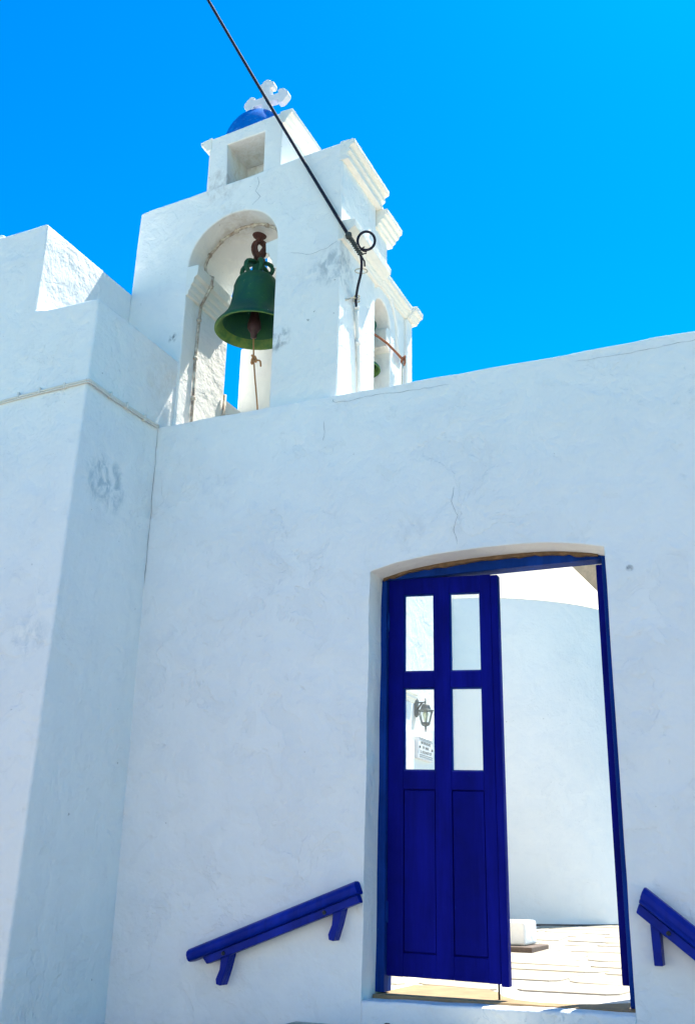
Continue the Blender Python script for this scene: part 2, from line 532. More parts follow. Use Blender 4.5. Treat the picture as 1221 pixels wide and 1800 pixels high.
# flagstones: irregular quads, whitewashed joints between
def flagstones():
    y = 0.72
    row = 0
    count = 0
    while y < 9.6:
        h = rng.uniform(0.42, 0.80)
        x = -1.75 - rng.uniform(0, 0.4)
        xmax = 2.6
        while x < xmax:
            w = rng.uniform(0.45, 1.05)
            x0, x1 = max(x, -1.78), x + w
            if x1 > -1.55:
                g = 0.03
                skew = jit(0.24)
                base = [(x0 + g + jit(.015), y + g + jit(.02)), (x1 - g + jit(.015), y + g + jit(.03) + skew * .45),
                        (x1 - g + skew + jit(.015), y + h - g + jit(.02)), (x0 + g + skew * .6 + jit(.015), y + h - g + jit(.02))]
                # rounded corners
                pts = []
                for i in range(4):
                    p, q, r = Vector(base[i - 1]), Vector(base[i]), Vector(base[(i + 1) % 4])
                    d = 0.05
                    pts.append(q + (p - q).normalized() * d)
                    pts.append(q + (r - q).normalized() * d)
                n = len(pts)
                hgt = 0.004 + jit(0.002)
                vs_ = [(p.x, p.y, gz(p.y) + hgt) for p in pts] + [(p.x + (p.x - (x0 + x1) / 2) * .03, p.y + (p.y - y - h / 2) * .03, gz(p.y) - 0.03) for p in pts]
                fs = [list(range(n))] + [[i, (i + 1) % n, n + (i + 1) % n, n + i] for i in range(n)]
                # drop stones hidden inside the apse
                cxm, cym = (x0 + x1) / 2, y + h / 2
                if math.hypot(cxm + 2.17, cym - 9.05) > 2.2 and count < 290:
                    link_mesh('flagstone', vs_, fs, M_FLAG, yard)
                    count += 1
            x += w
        y += h
        row += 1
flagstones()

# steps and landing in front of the door
landing = box('landing', -0.35, 1.62, -1.15, -0.004, -1.0, -0.105, M_LANDING, None, 0.012)
structure(landing)
for i in range(5):
    x1 = -0.35 - 0.22 * i
    structure(box('step', x1 - 0.225, x1 - 0.003, -1.10, -0.004, -1.0, -0.105 - 0.17 * (i + 1), M_LANDING, None, 0.01))
    x0 = 1.62 + 0.25 * i
    structure(box('step', x0 + 0.003, x0 + 0.253, -1.10, -0.004, -1.0, -0.105 - 0.17 * (i + 1), M_LANDING, None, 0.01))

# ------------------------------------------------------------------ boundary wall with doorway
WALL = thing('boundary_wall', 'long whitewashed wall with arched doorway and peeling plaster', 'wall', (0.64, 0.2, -1.0))
WINV = Matrix.Translation((-0.64, -0.2, 1.0))
def under(parent, o):
    """keep world coordinates when parenting to a displaced empty"""
    o.parent = parent
    o.matrix_parent_inverse = Matrix.Translation(-Vector(parent.location))
    return o

XL, XR = 0.0, 1.285
arch_key = [(0.018, 2.142), (0.108, 2.163), (0.170, 2.176), (0.324, 2.194), (0.480, 2.204), (0.668, 2.208), (0.826, 2.206), (0.985, 2.198), (1.112, 2.180), (1.187, 2.166), (1.268, 2.146), (1.285, 2.139)]
arch = [(p.x, p.z) for p in smoothpts([(x, 0, z) for x, z in arch_key], 3)][::-1]
def arch_z(x):
    for (x0, z0), (x1, z1) in zip(arch_key, arch_key[1:]):
        if x <= x1:
            return z0 + (z1 - z0) * (x - x0) / (x1 - x0)
    return arch_key[-1][1]
out = [(-1.62, -1.0)]
out_l = wavy((XL - 0.008, -0.995), (XL + 0.015, 2.142), 0.16, 0.004, 1)
outline = [(-1.62, -1.0)] + out_l + arch[::-1] + wavy((XR, 2.120), (XR, -1.0), 0.16, 0.002, 2)[1:] + [(XR, -1.0), (7.0, -1.0), (7.0, 3.25)] \
    + wavy((6.9, 3.252), (-1.62, 3.252), 0.12, 0.006, 3) + [(-1.62, 3.252)]
outline_clean = [outline[0]]
for p in outline[1:]:
    if math.dist(p, outline_clean[-1]) > 0.004:
        outline_clean.append(p)
under(WALL, prism('wall_body', outline_clean, 'y', 0.0, 0.40, M_WALL, None, 0.014))
# sill below the doorway
sill = [(XL - 0.006, -1.0), (XR + 0.006, -1.0)] + wavy((XR + 0.006, 0.022), (XL - 0.006, 0.008), 0.1, 0.004, 5) + [(XL - 0.006, 0.008)]
under(WALL, prism('sill', sill, 'y', -0.006, 0.13, M_WALL, None, 0.016))
# brown worn threshold stone behind the painted lip
th = [(XL + .004, 0.128)] + [(XR - .004, 0.128), (XR - .004, 0.62), (1.20, 0.50), (1.08, 0.36), (0.95, 0.27), (0.80, 0.25), (0.68, 0.30), (0.58, 0.42), (0.50, 0.60), (0.40, 0.72), (0.2, 0.76), (XL + .004, 0.70)]
under(WALL, prism('threshold', th, 'z', -0.2, 0.0245, M_THRESH, None, 0.003))
under(WALL, box('step_base', XL + .004, XR - .004, 0.131, 0.70, -0.6, 0.016, M_GROUT))
# lichen-dark crust along the foot of the sill
V, F_ = [], []
for i in range(46):
    x = 0.10 + 0.42 * rng.random() + (0.0 if i % 3 else 0.18 * rng.random())
    s = rng.uniform(0.006, 0.018)
    z = -0.098 + jit(0.010)
    o = len(V)
    ring = [(x + s * 1.6 * math.cos(a) , z + s * 0.6 * math.sin(a)) for a in [k * math.pi / 3 for k in range(6)]]
    V += [(p[0], -0.0045 - 0.0, p[1]) for p in ring] + [(x, -0.012, z)]
    F_ += [[o + k, o + (k + 1) % 6, o + 6] for k in range(6)]
crust = link_mesh('lichen_crust', V, F_, M_MUSSEL)
crust['kind'] = 'stuff'
under(WALL, crust)

# hairline cracks that can be followed on the photograph
M_CRACK = simple('crack_shadow_grey', (0.42, 0.43, 0.44), 0.95, 0.3, 30, 0.0005)
def crack_ribbon(pts, width, y, holder, f=ident, seed=0):
    P_ = []
    for i in range(len(pts) - 1):
        for j in range(5):
            t = j / 5
            x = pts[i][0] + (pts[i + 1][0] - pts[i][0]) * t
            z = pts[i][1] + (pts[i + 1][1] - pts[i][1]) * t
            q = Vector((x * 23 + seed, z * 23, 0.5))
            P_.append((x + 0.009 * mnoise.noise(q), z + 0.009 * mnoise.noise(q + Vector((5, 5, 5)))))
    P_.append(pts[-1])
    V, F_ = [], []
    for i, (x, z) in enumerate(P_):
        a = P_[max(0, i - 1)]; b = P_[min(len(P_) - 1, i + 1)]
        dx, dz = b[0] - a[0], b[1] - a[1]
        L = math.hypot(dx, dz) or 1
        w = width * (0.35 + 0.9 * abs(mnoise.noise(Vector((x * 31, z * 31, seed + 2.0))))) * (0.2 if i in (0, len(P_) - 1) else 1)
        for sg in (-1, 1):
            V.append(f(Vector((x - sg * dz / L * w, y, z + sg * dx / L * w))))
    for i in range(len(P_) - 1):
        F_.append([2 * i, 2 * i + 1, 2 * i + 3, 2 * i + 2])
    return under(holder, link_mesh('hairline_crack', V, F_, M_CRACK))
for k_, pts_ in enumerate([[(-0.240, 3.235), (-0.240, 3.223), (-0.21, 3.204), (-0.107, 3.203), (0.037, 3.210), (0.179, 3.200), (0.336, 3.198), (0.489, 3.191)],
                           [(1.193, 3.199), (1.287, 3.191), (1.392, 3.194), (1.496, 3.190), (1.612, 3.193), (1.713, 3.199), (1.814, 3.198), (2.2, 3.19)],
                           [(0.503, 2.574), (0.489, 2.493), (0.52, 2.408), (0.502, 2.329), (0.517, 2.238)],
                           [(-0.289, 3.098), (-0.285, 3.03), (-0.292, 2.97)]]):
    crack_ribbon(pts_, 0.0021, -0.0022, WALL, ident, k_)
crack_ribbon([(-1.466, 3.245), (-1.466, 3.0), (-1.464, 2.6), (-1.466, 2.2)], 0.0030, -0.0030, WALL, ident, 9)

# door frame -------------------------------------------------------
frame = under(WALL, prism('door_frame', [(-0.03, 0.03), (0.045, 0.03), (0.045, 2.135), (-0.03, 2.135)], 'y', 0.172, 0.27, M_FRAME, None, 0.004))
def sub(parent, o):
    o.parent = parent
    o.matrix_parent_inverse = (Matrix.Translation(Vector(WALL.location))).inverted() if False else Matrix.Identity(4)
    return o
def under2(part, o):
    o.parent = part
    o.matrix_parent_inverse = Matrix.Identity(4)
    return o
under2(frame, box('frame_post', 1.235, 1.30, 0.172, 0.27, 0.03, 2.15, M_FRAME, None, 0.004))
lint = [(-0.03, 2.137), (1.30, 2.137)] + [(1.30, 2.16), (1.1, 2.20), (0.85, 2.225), (0.6, 2.232), (0.35, 2.215), (0.1, 2.175), (-0.03, 2.155)]
under2(frame, prism('frame_lintel', lint, 'y', 0.178, 0.275, M_FRAME, None, 0.004))
# splintered wood and plaster along the top of the lintel
sp_t, sp_b = [], []
for i in range(41):
    t = i / 40
    x = 0.03 + 1.19 * t
    zz = arch_z(x)
    sp_t.append((x, zz + 0.004))
    sp_b.append((x, zz - 0.008 - 0.020 * abs(mnoise.noise(Vector((x * 14, 0.3, 0)))) - 0.006 * math.sin(math.pi * t)))
under2(frame, prism('splintered_edge', sp_b + sp_t[::-1], 'y', 0.158, 0.182, M_RUSTWOOD, None))

# left leaf ----------------------------------------------------------
def sag(v):
    k = max(0.0, min(1.0, (v.x - 0.04) / 0.62))
    zt = (v.z - 0.1) / 2.0
    return Vector((v.x, v.y, v.z - k * (0.010 + 0.022 * zt)))
def leaf_piece(name, x0, x1, y0, y1, z0, z1, mat=M_DOOR, bev=0.004):
    return box(name, x0, x1, y0, y1, z0, z1, mat, None, bev, sag)
leaf = under(WALL, leaf_piece('door_leaf', 0.047, 0.135, 0.200, 0.245, 0.104, 2.150))
leaf['label'] = 'navy glazed left leaf, closed and sagging on its hinges'
P = lambda o: under2(leaf, o)
P(leaf_piece('stile', 0.310, 0.400, 0.2005, 0.244, 0.106, 2.148))
P(leaf_piece('stile', 0.572, 0.634, 0.200, 0.245, 0.104, 2.150))
P(leaf_piece('closing_strip', 0.635, 0.674, 0.196, 0.246, 0.094, 2.145))
for x0, x1 in ((0.134, 0.311), (0.399, 0.573)):
    P(leaf_piece('rail', x0, x1, 0.202, 0.243, 2.055, 2.149))
    P(leaf_piece('rail', x0, x1, 0.202, 0.243, 1.535, 1.622))
    P(leaf_piece('rail', x0, x1, 0.202, 0.243, 1.005, 1.100))
    P(leaf_piece('rail', x0, x1, 0.202, 0.243, 0.105, 0.215))
    P(leaf_piece('panel', x0 - .002, x1 + .002, 0.222, 0.236, 0.214, 1.006, M_DOOR, 0.0))
    P(leaf_piece('raised_panel', x0 + .004, x1 - .004, 0.2055, 0.223, 0.220, 1.000, M_DOOR, 0.004))
    for z0, z1 in ((1.100, 1.535), (1.622, 2.055)):
        P(leaf_piece('pane', x0 - .003, x1 + .003, 0.224, 0.227, z0 - .003, z1 + .003, M_GLASS, 0.0))
        bead = []
        for (a, b_, c, d) in ((x0, x0 + .007, z0, z1), (x1 - .007, x1, z0, z1), (x0 + .007, x1 - .007, z0, z0 + .007), (x0 + .007, x1 - .007, z1 - .007, z1)):
            bead.append((a, b_, c, d))
        V, F_ = [], []
        for a, b_, c, d in bead:
            o = len(V)
            for yy in (0.212, 0.224):
                V += [sag(Vector(q)) for q in ((a, yy, c), (b_, yy, c), (b_, yy, d), (a, yy, d))]
            F_ += [[o, o + 1, o + 2, o + 3], [o + 4, o + 5, o + 6, o + 7]] + [[o + i, o + (i + 1) % 4, o + 4 + (i + 1) % 4, o + 4 + i] for i in range(4)]
        P(link_mesh('glazing_bead', V, F_, M_FRAME))
P(tube('floor_bolt', [(0.612, 0.236, 0.20), (0.612, 0.236, 0.022)], 0.0055, M_DARKIRON, None, 8))
for z in (0.35, 1.85):
    P(tube('hinge', [(0.046, 0.197, z), (0.046, 0.197, z + 0.10)], 0.009, M_FRAME, None, 8))

# right leaf, folded back into the yard --------------------------------
rl = under(WALL, box('open_door_leaf', 1.193, 1.236, 0.235, 0.32, 0.118, 2.125, M_DOOR, None, 0.005))
rl['label'] = 'navy right leaf folded back, seen edge on'
under2(rl, box('stile', 1.195, 1.234, 0.75, 0.84, 0.12, 2.12, M_DOOR, None, 0.004))
for z0, z1 in ((0.12, 0.23), (1.0, 1.1), (1.53, 1.62), (2.03, 2.12)):
    under2(rl, box('rail', 1.197, 1.232, 0.319, 0.751, z0, z1, M_DOOR, None, 0.003))
under2(rl, box('panel', 1.208, 1.221, 0.318, 0.752, 0.229, 1.001, M_DOOR))
for z0, z1 in ((1.1, 1.53), (1.62, 2.03)):
    under2(rl, box('pane', 1.213, 1.216, 0.318, 0.752, z0 - .002, z1 + .002, M_GLASS))
for z in (0.4, 1.2, 1.75):
    under2(rl, tube('hinge', [(1.238, 0.231, z), (1.238, 0.231, z + 0.09)], 0.009, M_FRAME, None, 8))

# ------------------------------------------------------------------ church block on the left
CH = thing('church_building', 'stepped whitewashed church corner standing left of the doorway wall', 'church', (-2.2, 0.3, -1.0))
C_ = lambda o: under(CH, o)
XB = -1.47
def batter(v):                                # the front leans out a little towards its foot
    if v.y < -0.5:
        return Vector((v.x, v.y - 0.03 * (3.81 - min(v.z, 3.81)), v.z))
    return v
body = [(-5.5, -1.0), (XB, -1.0)] + wavy((XB, -0.9), (XB, 3.806), 0.3, 0.003, 8) + wavy((XB, 3.808), (-1.95, 3.816), 0.10, 0.005, 9) \
    + wavy((-1.952, 3.83), (-1.948, 4.455), 0.15, 0.004, 12) + wavy((-1.95, 4.462), (-5.5, 4.40), 0.14, 0.006, 11) + [(-5.5, 4.40)]
C_(prism('church_body', body, 'y', -0.708, 1.02, M_BLOCK, None, 0.016, batter))
C_(box('roof_parapet', -6.5, -2.60, -0.43, 0.9, 4.3, 4.735, M_BLOCK, None, 0.02))
C_(box('nave_mass', -6.0, -1.50, 1.03, 1.99, -1.0, 3.50, M_ROOFDECK, None, 0.01))

# cable clipped along the block
cab_pts = [(-5.4, -0.742, 3.05)] + [(-5.4 + 3.93 * t, -0.735 - 0.0, 3.05 + 0.195 * t + 0.006 * math.sin(t * 23)) for t in [i / 14 for i in range(1, 14)]] \
    + [(-1.50, -0.735, 3.243), (-1.466, -0.728, 3.247), (-1.452, -0.70, 3.248), (-1.455, -0.5, 3.243), (-1.456, -0.3, 3.248), (-1.456, -0.12, 3.250), (-1.457, -0.012, 3.257)]
wc = thing('wall_cable', 'thin painted cable clipped around the church corner', 'cable', (-1.46, -0.74, 3.2))
under(wc, tube('cable', smoothpts(cab_pts, 4), 0.0075, M_CONDUIT, None, 8))
under(wc, tube('cable_twin', [p + Vector((0.002 if p.y > -0.70 else 0, 0.0, -0.014)) for p in smoothpts(cab_pts, 4)], 0.0055, M_CONDUIT, None, 8))
for (x, y) in [(-1.62, -0.742), (-1.80, -0.742), (-1.96, -0.742), (-2.14, -0.742), (-2.32, -0.742)]:
    under(wc, box('clip', x - .006, x + .006, y - .004, y + .03, 3.215, 3.252, M_CONDUIT, None, 0.002))
for y in (-0.52, -0.36, -0.17):
    under(wc, box('clip', -1.475, -1.443, y - .006, y + .006, 3.222, 3.264, M_CONDUIT, None, 0.002))

# ------------------------------------------------------------------ bell tower
TW = thing('bell_tower', 'whitewashed bell tower with open arch, cornices and small lantern', 'bell tower', (-1.09, 0.4, 3.0))
T_ = lambda o: under(TW, o)
TAN5 = math.tan(rad(5.0))
def tw(v):                                    # the tower front stands five degrees off the wall
    return Vector((v.x, v.y + 0.2 - (v.x + 1.93) * TAN5, v.z))
TX0, TX1, TZ = -1.945, -0.238, 5.128
AX0, AX1, ASP, ARISE, TD = -1.452, -0.722, 4.535, 0.325, 0.575
acx, ahw = (AX0 + AX1) / 2, (AX1 - AX0) / 2
tpts = wavy((TX0 - .02, 3.0), (TX0 + .0, 4.55), 0.2, 0.003, 20) + wavy((TX0, 4.6), (TX0 + .012, TZ), 0.14, 0.003, 21) + wavy((TX0 + .014, TZ), (TX1, TZ), 0.1, 0.005, 22) \
    + [(TX1, TZ), (TX1, 3.0), (AX1, 3.0), (AX1, ASP)]
for i in range(1, 24):
    a = math.pi * i / 24
    tpts.append((acx + ahw * math.cos(a), ASP + ARISE * math.sin(a)))
tpts += [(AX0, ASP), (AX0, 3.0)]
T_(prism('front_wall', tpts, 'y', 0.0, TD, M_TOWER, None, 0.012, tw))

crack_ribbon([(-0.907, 5.095), (-0.89, 5.032), (-0.914, 4.98), (-0.879, 4.922), (-0.922, 4.885), (-0.939, 4.87)], 0.0028, -0.0022, TW, tw, 21)
crack_ribbon([(-0.614, 4.393), (-0.46, 4.328), (-0.334, 4.34), (-0.262, 4.37)], 0.0022, -0.0022, TW, tw, 22)

def cornice(name, prof, y0, y1, x, mat=M_MOULD, parent_f=T_, side=1, bev=0.004, f=ident):
    """profile (out, z) swept along y; 'side' = +1 projects to +x"""
    pts = [(-0.02, prof[0][1])] + list(prof) + [(-0.02, prof[-1][1])]
    vs_, n = [], len(pts)
    steps = max(2, int((y1 - y0) / 0.12))
    for s in range(steps + 1):
        yy = y0 + (y1 - y0) * s / steps
        for k, (o_, z) in enumerate(pts):
            wob = 0.0025 * mnoise.noise(Vector((o_ * 9, yy * 7, z * 5)))
            vs_.append(f(Vector((x + side * (o_ + wob), yy, z + wob))))
    fs = [list(range(n)), [steps * n + k for k in range(n)]]
    for s in range(steps):
        for k in range(n):
            k2 = (k + 1) % n
            fs.append([s * n + k, s * n + k2, (s + 1) * n + k2, (s + 1) * n + k])
    return parent_f(link_mesh(name, vs_, fs, mat, None, False, bev))

yf = 0.2 - (TX1 + 1.93) * TAN5                # tower front at the right corner
# top cornice of the front pier (projecting right)
cornice('upper_cornice', [(0.0, 4.985), (0.040, 4.985), (0.042, 5.006), (0.030, 5.012), (0.036, 5.036), (0.054, 5.044), (0.056, 5.060), (0.046, 5.066), (0.056, 5.086), (0.078, 5.092), (0.086, 5.100), (0.086, 5.128), (0.070, 5.134)], yf - 0.004, 0.66, TX1)
# impost cornice of the front pier
cornice('lower_cornice', [(0.0, 4.376), (0.022, 4.378), (0.026, 4.396), (0.036, 4.402), (0.040, 4.418), (0.066, 4.428), (0.074, 4.440), (0.098, 4.452), (0.102, 4.498), (0.085, 4.508), (0.0, 4.515)], yf - 0.004, 0.665, TX1)
# rear right wall with its own arch
RX = -0.255
rpts = [(0.600, 3.0), (0.655, 3.0), (0.655, 4.20)]
rc, rh = 0.800, 0.145
for i in range(1, 14):
    a = math.pi * (1 - i / 14)
    rpts.append((rc + rh * math.cos(a), 4.20 + rh * 1.02 * math.sin(a)))
rpts += [(0.945, 4.20), (0.945, 3.0), (1.322, 3.0), (1.322, 4.50), (0.600, 4.50)]
T_(prism('side_wall', rpts, 'x', RX, -0.74, M_TOWER, None, 0.010))
T_(prism('rear_wall', [(-0.742, 3.0), (-0.742, 4.33), (-1.50, 4.33), (-1.50, 3.0)], 'y', 1.0, 1.318, M_TOWER, None, 0.012))
T_(box('vault_block', -1.190, -0.744, 0.79, 0.85, 4.55, 5.02, M_TOWER, None, 0.010))
T_(prism('upper_tier', [(0.63, 4.497), (0.872, 4.497), (0.872, 4.975), (0.63, 4.975)], 'x', RX + .002, -0.70, M_TOWER, None, 0.010))
cornice('tier_cornice', [(0.0, 4.850), (0.022, 4.852), (0.028, 4.874), (0.044, 4.880), (0.048, 4.904), (0.068, 4.912), (0.074, 4.936), (0.094, 4.944), (0.096, 4.982), (0.0, 4.99)], 0.640, 0.93, RX)
cornice('rear_cornice', [(0.0, 4.432), (0.018, 4.434), (0.022, 4.450), (0.034, 4.456), (0.040, 4.474), (0.060, 4.482), (0.066, 4.520), (0.0, 4.528)], 0.64, 1.222, RX)
cornice('rear_cornice_return', [(0.0, 4.432), (0.045, 4.434), (0.050, 4.450), (0.062, 4.456), (0.068, 4.474), (0.092, 4.482), (0.098, 4.520), (0.0, 4.528)], 1.218, 1.36, RX)
T_(box('pilaster', RX - .002, RX + 0.022, 1.215, 1.318, 3.0, 4.433, M_TOWER, None, 0.006))
arc = [(RX + .004, rc + (rh + .115) * math.cos(a), 4.20 + (rh + .125) * math.sin(a)) for a in [math.pi * (0.56 - 0.56 * i / 16) for i in range(17)]]
arc += [(RX + .004, 1.066, 4.13), (RX + .004, 1.075, 4.10), (RX + .004, 1.13, 4.06)]
T_(tube('arch_moulding', arc, 0.014, M_TOWER, None, 8))
# imposts of the side arch
T_(prism('side_impost', [(0.885, 4.045), (0.955, 4.015), (0.955, 4.20), (0.905, 4.20), (0.885, 4.17)], 'x', RX - .006, -0.735, M_MOULD, None, 0.006))
# capital mouldings inside the front arch: project into the opening, run front to back
def capital(xj, side):
    prof = [(0.0, 4.315), (0.018, 4.318), (0.022, 4.350), (0.034, 4.358), (0.038, 4.392), (0.054, 4.402), (0.060, 4.440), (0.084, 4.452), (0.090, 4.528), (0.0, 4.534)]
    cornice('arch_capital', prof, 0.002, TD + 0.004, xj, M_MOULD, T_, side, 0.004, tw)
capital(AX0, 1)
capital(AX1, -1)

# lantern on top with dome and cross
LX0, LX1, LZ = -1.348, -0.728, 5.572
lan = T_(prism('lantern', [(LX0, TZ - .02), (-1.172, TZ - .02), (-1.190, 5.470), (-0.872, 5.462), (-0.868, TZ - .02), (LX1, TZ - .02), (LX1, LZ), (LX0, LZ)], 'y', 0.004, 0.30, M_TOWER, None, 0.009, tw))
L_ = lambda o: under2(lan, o)
L_(prism('lantern_back', [(LX0 + .001, TZ - .02), (LX1 - .001, TZ - .02), (LX1 - .001, LZ - .002), (LX0 + .001, LZ - .002)], 'y', 0.302, 0.45, M_TOWER, None, 0.009, tw))
lprof = [(0.0, 5.478), (0.022, 5.480), (0.030, 5.500), (0.044, 5.508), (0.052, 5.528), (0.076, 5.540), (0.082, 5.570), (0.0, 5.580)]
cornice('lantern_cornice', lprof, 0.0, 0.462, LX1, M_MOULD, L_, 1, 0.004, tw)
cornice('lantern_cornice', lprof, 0.0, 0.462, LX0, M_MOULD, L_, -1, 0.004, tw)
DC = (-1.08, 0.40, 5.565)
dprof = [(0.265 * math.cos(a) ** 1.35, 0.352 * math.sin(a)) for a in [math.pi / 2 * i / 16 for i in range(17)]]
T_(lathe('dome', dprof, DC, M_DOME, None, 48))
# cross with trefoil arm ends
def trefoil(cx_, cz_, dx, dz, r):
    """three lobes at an arm end pointing (dx,dz); returns arc points"""
    px, pz = -dz, dx
    pts = []
    base = math.atan2(dz, dx)
    for (ox, oz, a0, a1) in ((-px * r * 0.62, -pz * r * 0.62, -2.3, -0.45), (dx * r * 0.55, dz * r * 0.55, -1.05, 1.05), (px * r * 0.62, pz * r * 0.62, 0.45, 2.3)):
        for i in range(7):
            a = base + a0 + (a1 - a0) * i / 6
            pts.append((cx_ + ox + r * math.cos(a), cz_ + oz + r * math.sin(a)))
    return pts
CC = (-1.035, 0.40, 6.005)
hw = 0.030
cr = []
arms = [((1, 0), 0.125), ((0, 1), 0.125), ((-1, 0), 0.125)]
cr.append((CC[0] + hw, CC[2] - 0.20))
for (d, L) in arms:
    dx, dz = d
    px, pz = -dz, dx
    cr.append((CC[0] + dx * hw - px * hw, CC[2] + dz * hw - pz * hw))
    cr.append((CC[0] + dx * (L - .02) - px * hw, CC[2] + dz * (L - .02) - pz * hw))
    cr += trefoil(CC[0] + dx * L, CC[2] + dz * L, dx, dz, 0.040)
    cr.append((CC[0] + dx * (L - .02) + px * hw, CC[2] + dz * (L - .02) + pz * hw))
cr.append((CC[0] - hw, CC[2] - hw))
cr.append((CC[0] - hw, CC[2] - 0.20))
T_(prism('cross', cr, 'y', CC[1] - 0.027, CC[1] + 0.027, M_MARBLE, None, 0.004))
T_(box('cross_foot', CC[0] - .055, CC[0] + .055, CC[1] - .055, CC[1] + .055, CC[2] - .30, CC[2] - .185, M_MARBLE, None, 0.012))
# flat roof deck the tower stands on
T_(box('roof_deck', -1.468, -0.30, 0.404, 1.34, -1.0, 3.235, M_ROOFDECK, None, 0.01))

# old conduits on the tower
def clips(parent, pts, r, mat, every):
    acc, last = 0.0, Vector(pts[0])
    for i in range(1, len(pts) - 1):
        p = Vector(pts[i])
        acc += (p - last).length
        last = p
        if acc >= every:
            acc = 0.0
            t = (Vector(pts[i + 1]) - Vector(pts[i - 1])).normalized()
            under(parent, tube('clip', [p - t * 0.010, p + t * 0.010], r * 1.55, mat, None, 8))
ac = thing('arch_conduit', 'old peeling conduit following the inside of the bell arch', 'conduit', (-1.44, 0.3, 3.2))
vy = 0.165
pts = [(-1.440, vy, 3.26), (-1.437, vy, 3.6), (-1.442, vy - .004, 3.9), (-1.436, vy, 4.2), (-1.428, vy, 4.31), (-1.36, vy + .01, 4.45), (-1.352, vy + .012, 4.525), (-1.41, vy + .01, 4.56)]
n_ = 22
for i in range(1, n_ + 1):
    a = math.pi * (1 - 0.06 - 0.90 * i / n_)
    pts.append((acx + (ahw - .012) * math.cos(a), vy + 0.004 * math.sin(i * 1.7), ASP + (ARISE - .012) * math.sin(a)))
pts = [tw(Vector(p)) for p in pts]
under(ac, tube('conduit', pts, 0.0105, M_OLDCONDUIT, None, 8))
clips(ac, pts, 0.0105, M_OLDCONDUIT, 0.12)
jc = thing('jamb_conduit', 'rusty broken conduit stub standing at the back of the arch jamb', 'conduit', (-1.44, 0.72, 3.2))
under(jc, tube('conduit', [tw(Vector((-1.435, 0.555, 3.1))), tw(Vector((-1.435, 0.556, 3.5))), tw(Vector((-1.432, 0.556, 3.80)))], 0.012, M_OLDCONDUIT, None, 8))
under(jc, tube('clip', [tw(Vector((-1.435, 0.556, 3.60))), tw(Vector((-1.435, 0.556, 3.625)))], 0.017, M_OLDCONDUIT, None, 8))

# ------------------------------------------------------------------ bells
def bell(name, label, c, R, H, crown=True, rope=None, grp='bronze bells of the tower'):
    """c: centre of the mouth"""
    t = thing(name, label, 'bell', (c[0], c[1], c[2] + H), grp)
    B = lambda o: under(t, o)
    prof_o = [(1.0, 0.0), (0.985, 0.045), (0.90, 0.115), (0.79, 0.20), (0.70, 0.31), (0.635, 0.45), (0.60, 0.60), (0.575, 0.75), (0.545, 0.86), (0.47, 0.945), (0.34, 0.985), (0.0, 1.0)]
    prof_o = [(p[0], p[1]) for p in prof_o]
    sm = smoothpts([(p[0], 0, p[1]) for p in prof_o], 4)
    outer = [(max(p.x, 0.0) * R, p.z * H) for p in sm]
    outer[-1] = (0.002, H)
    # raised bands
    body = []
    for r, z in outer:
        zz = z / H
        add = 0.010 * R if (0.165 < zz < 0.185 or 0.215 < zz < 0.23) else 0.0
        if 0.76 < zz < 0.785:
            add = 0.012 * R
        body.append((r + add, z))
    b = B(lathe('bell_body', body, c, M_BELL, None, 56))
    inner = [(R * 1.0, 0.0), (R * 0.965, -0.004), (R * 0.90, 0.020 * H), (R * 0.80, 0.12 * H), (R * 0.68, 0.25 * H), (R * 0.58, 0.45 * H), (R * 0.52, 0.70 * H), (R * 0.40, 0.88 * H), (0.002, 0.92 * H)]
    under2(b, lathe('bell_lip', inner[:4], c, M_BELLRIM, None, 56))
    under2(b, lathe('bell_inside', inner[3:], c, M_BELL, None, 56))
    cl = B(lathe('clapper', [(0.004, 0.80 * H), (0.012, 0.62 * H), (0.020, 0.40 * H), (0.034, 0.20 * H), (0.046, 0.08 * H), (0.047, 0.0), (0.034, -0.05 * H), (0.022, -0.10 * H), (0.020, -0.17 * H), (0.003, -0.19 * H)],
             (c[0], c[1], c[2] + 0.02), M_CLAPPER, None, 20))
    top = c[2] + H
    if crown:
        loops = []
        for k in range(6):
            a = k * math.pi / 3 + 0.25
            ca, sa = math.cos(a), math.sin(a)
            lp = []
            for i in range(11):
                tt = math.pi * (1.15 * i / 10 - 0.1)
                rr = 0.040 + 0.052 * math.sin(tt) * 1.0
                zz = 0.004 + 0.060 * (1 - math.cos(tt))
                lp.append((c[0] + ca * (0.030 + 0.082 * math.sin(max(0, tt))), c[1] + sa * (0.030 + 0.082 * math.sin(max(0, tt))), top - 0.012 + zz))
            loops.append((lp, 0.0165))
        B(multi_tube('crown_loops', loops, M_BELL, None, 8))
        B(box('crown_post', c[0] - .030, c[0] + .030, c[1] - .026, c[1] + .026, top - .02, top + .125, M_BELL, None, 0.008))
    return t, B, top

BC = (-1.056, 0.43, 4.090)
b1, B1, btop = bell('bronze_bell', 'large green bronze bell hanging in the front arch', BC, 0.272, 0.425)
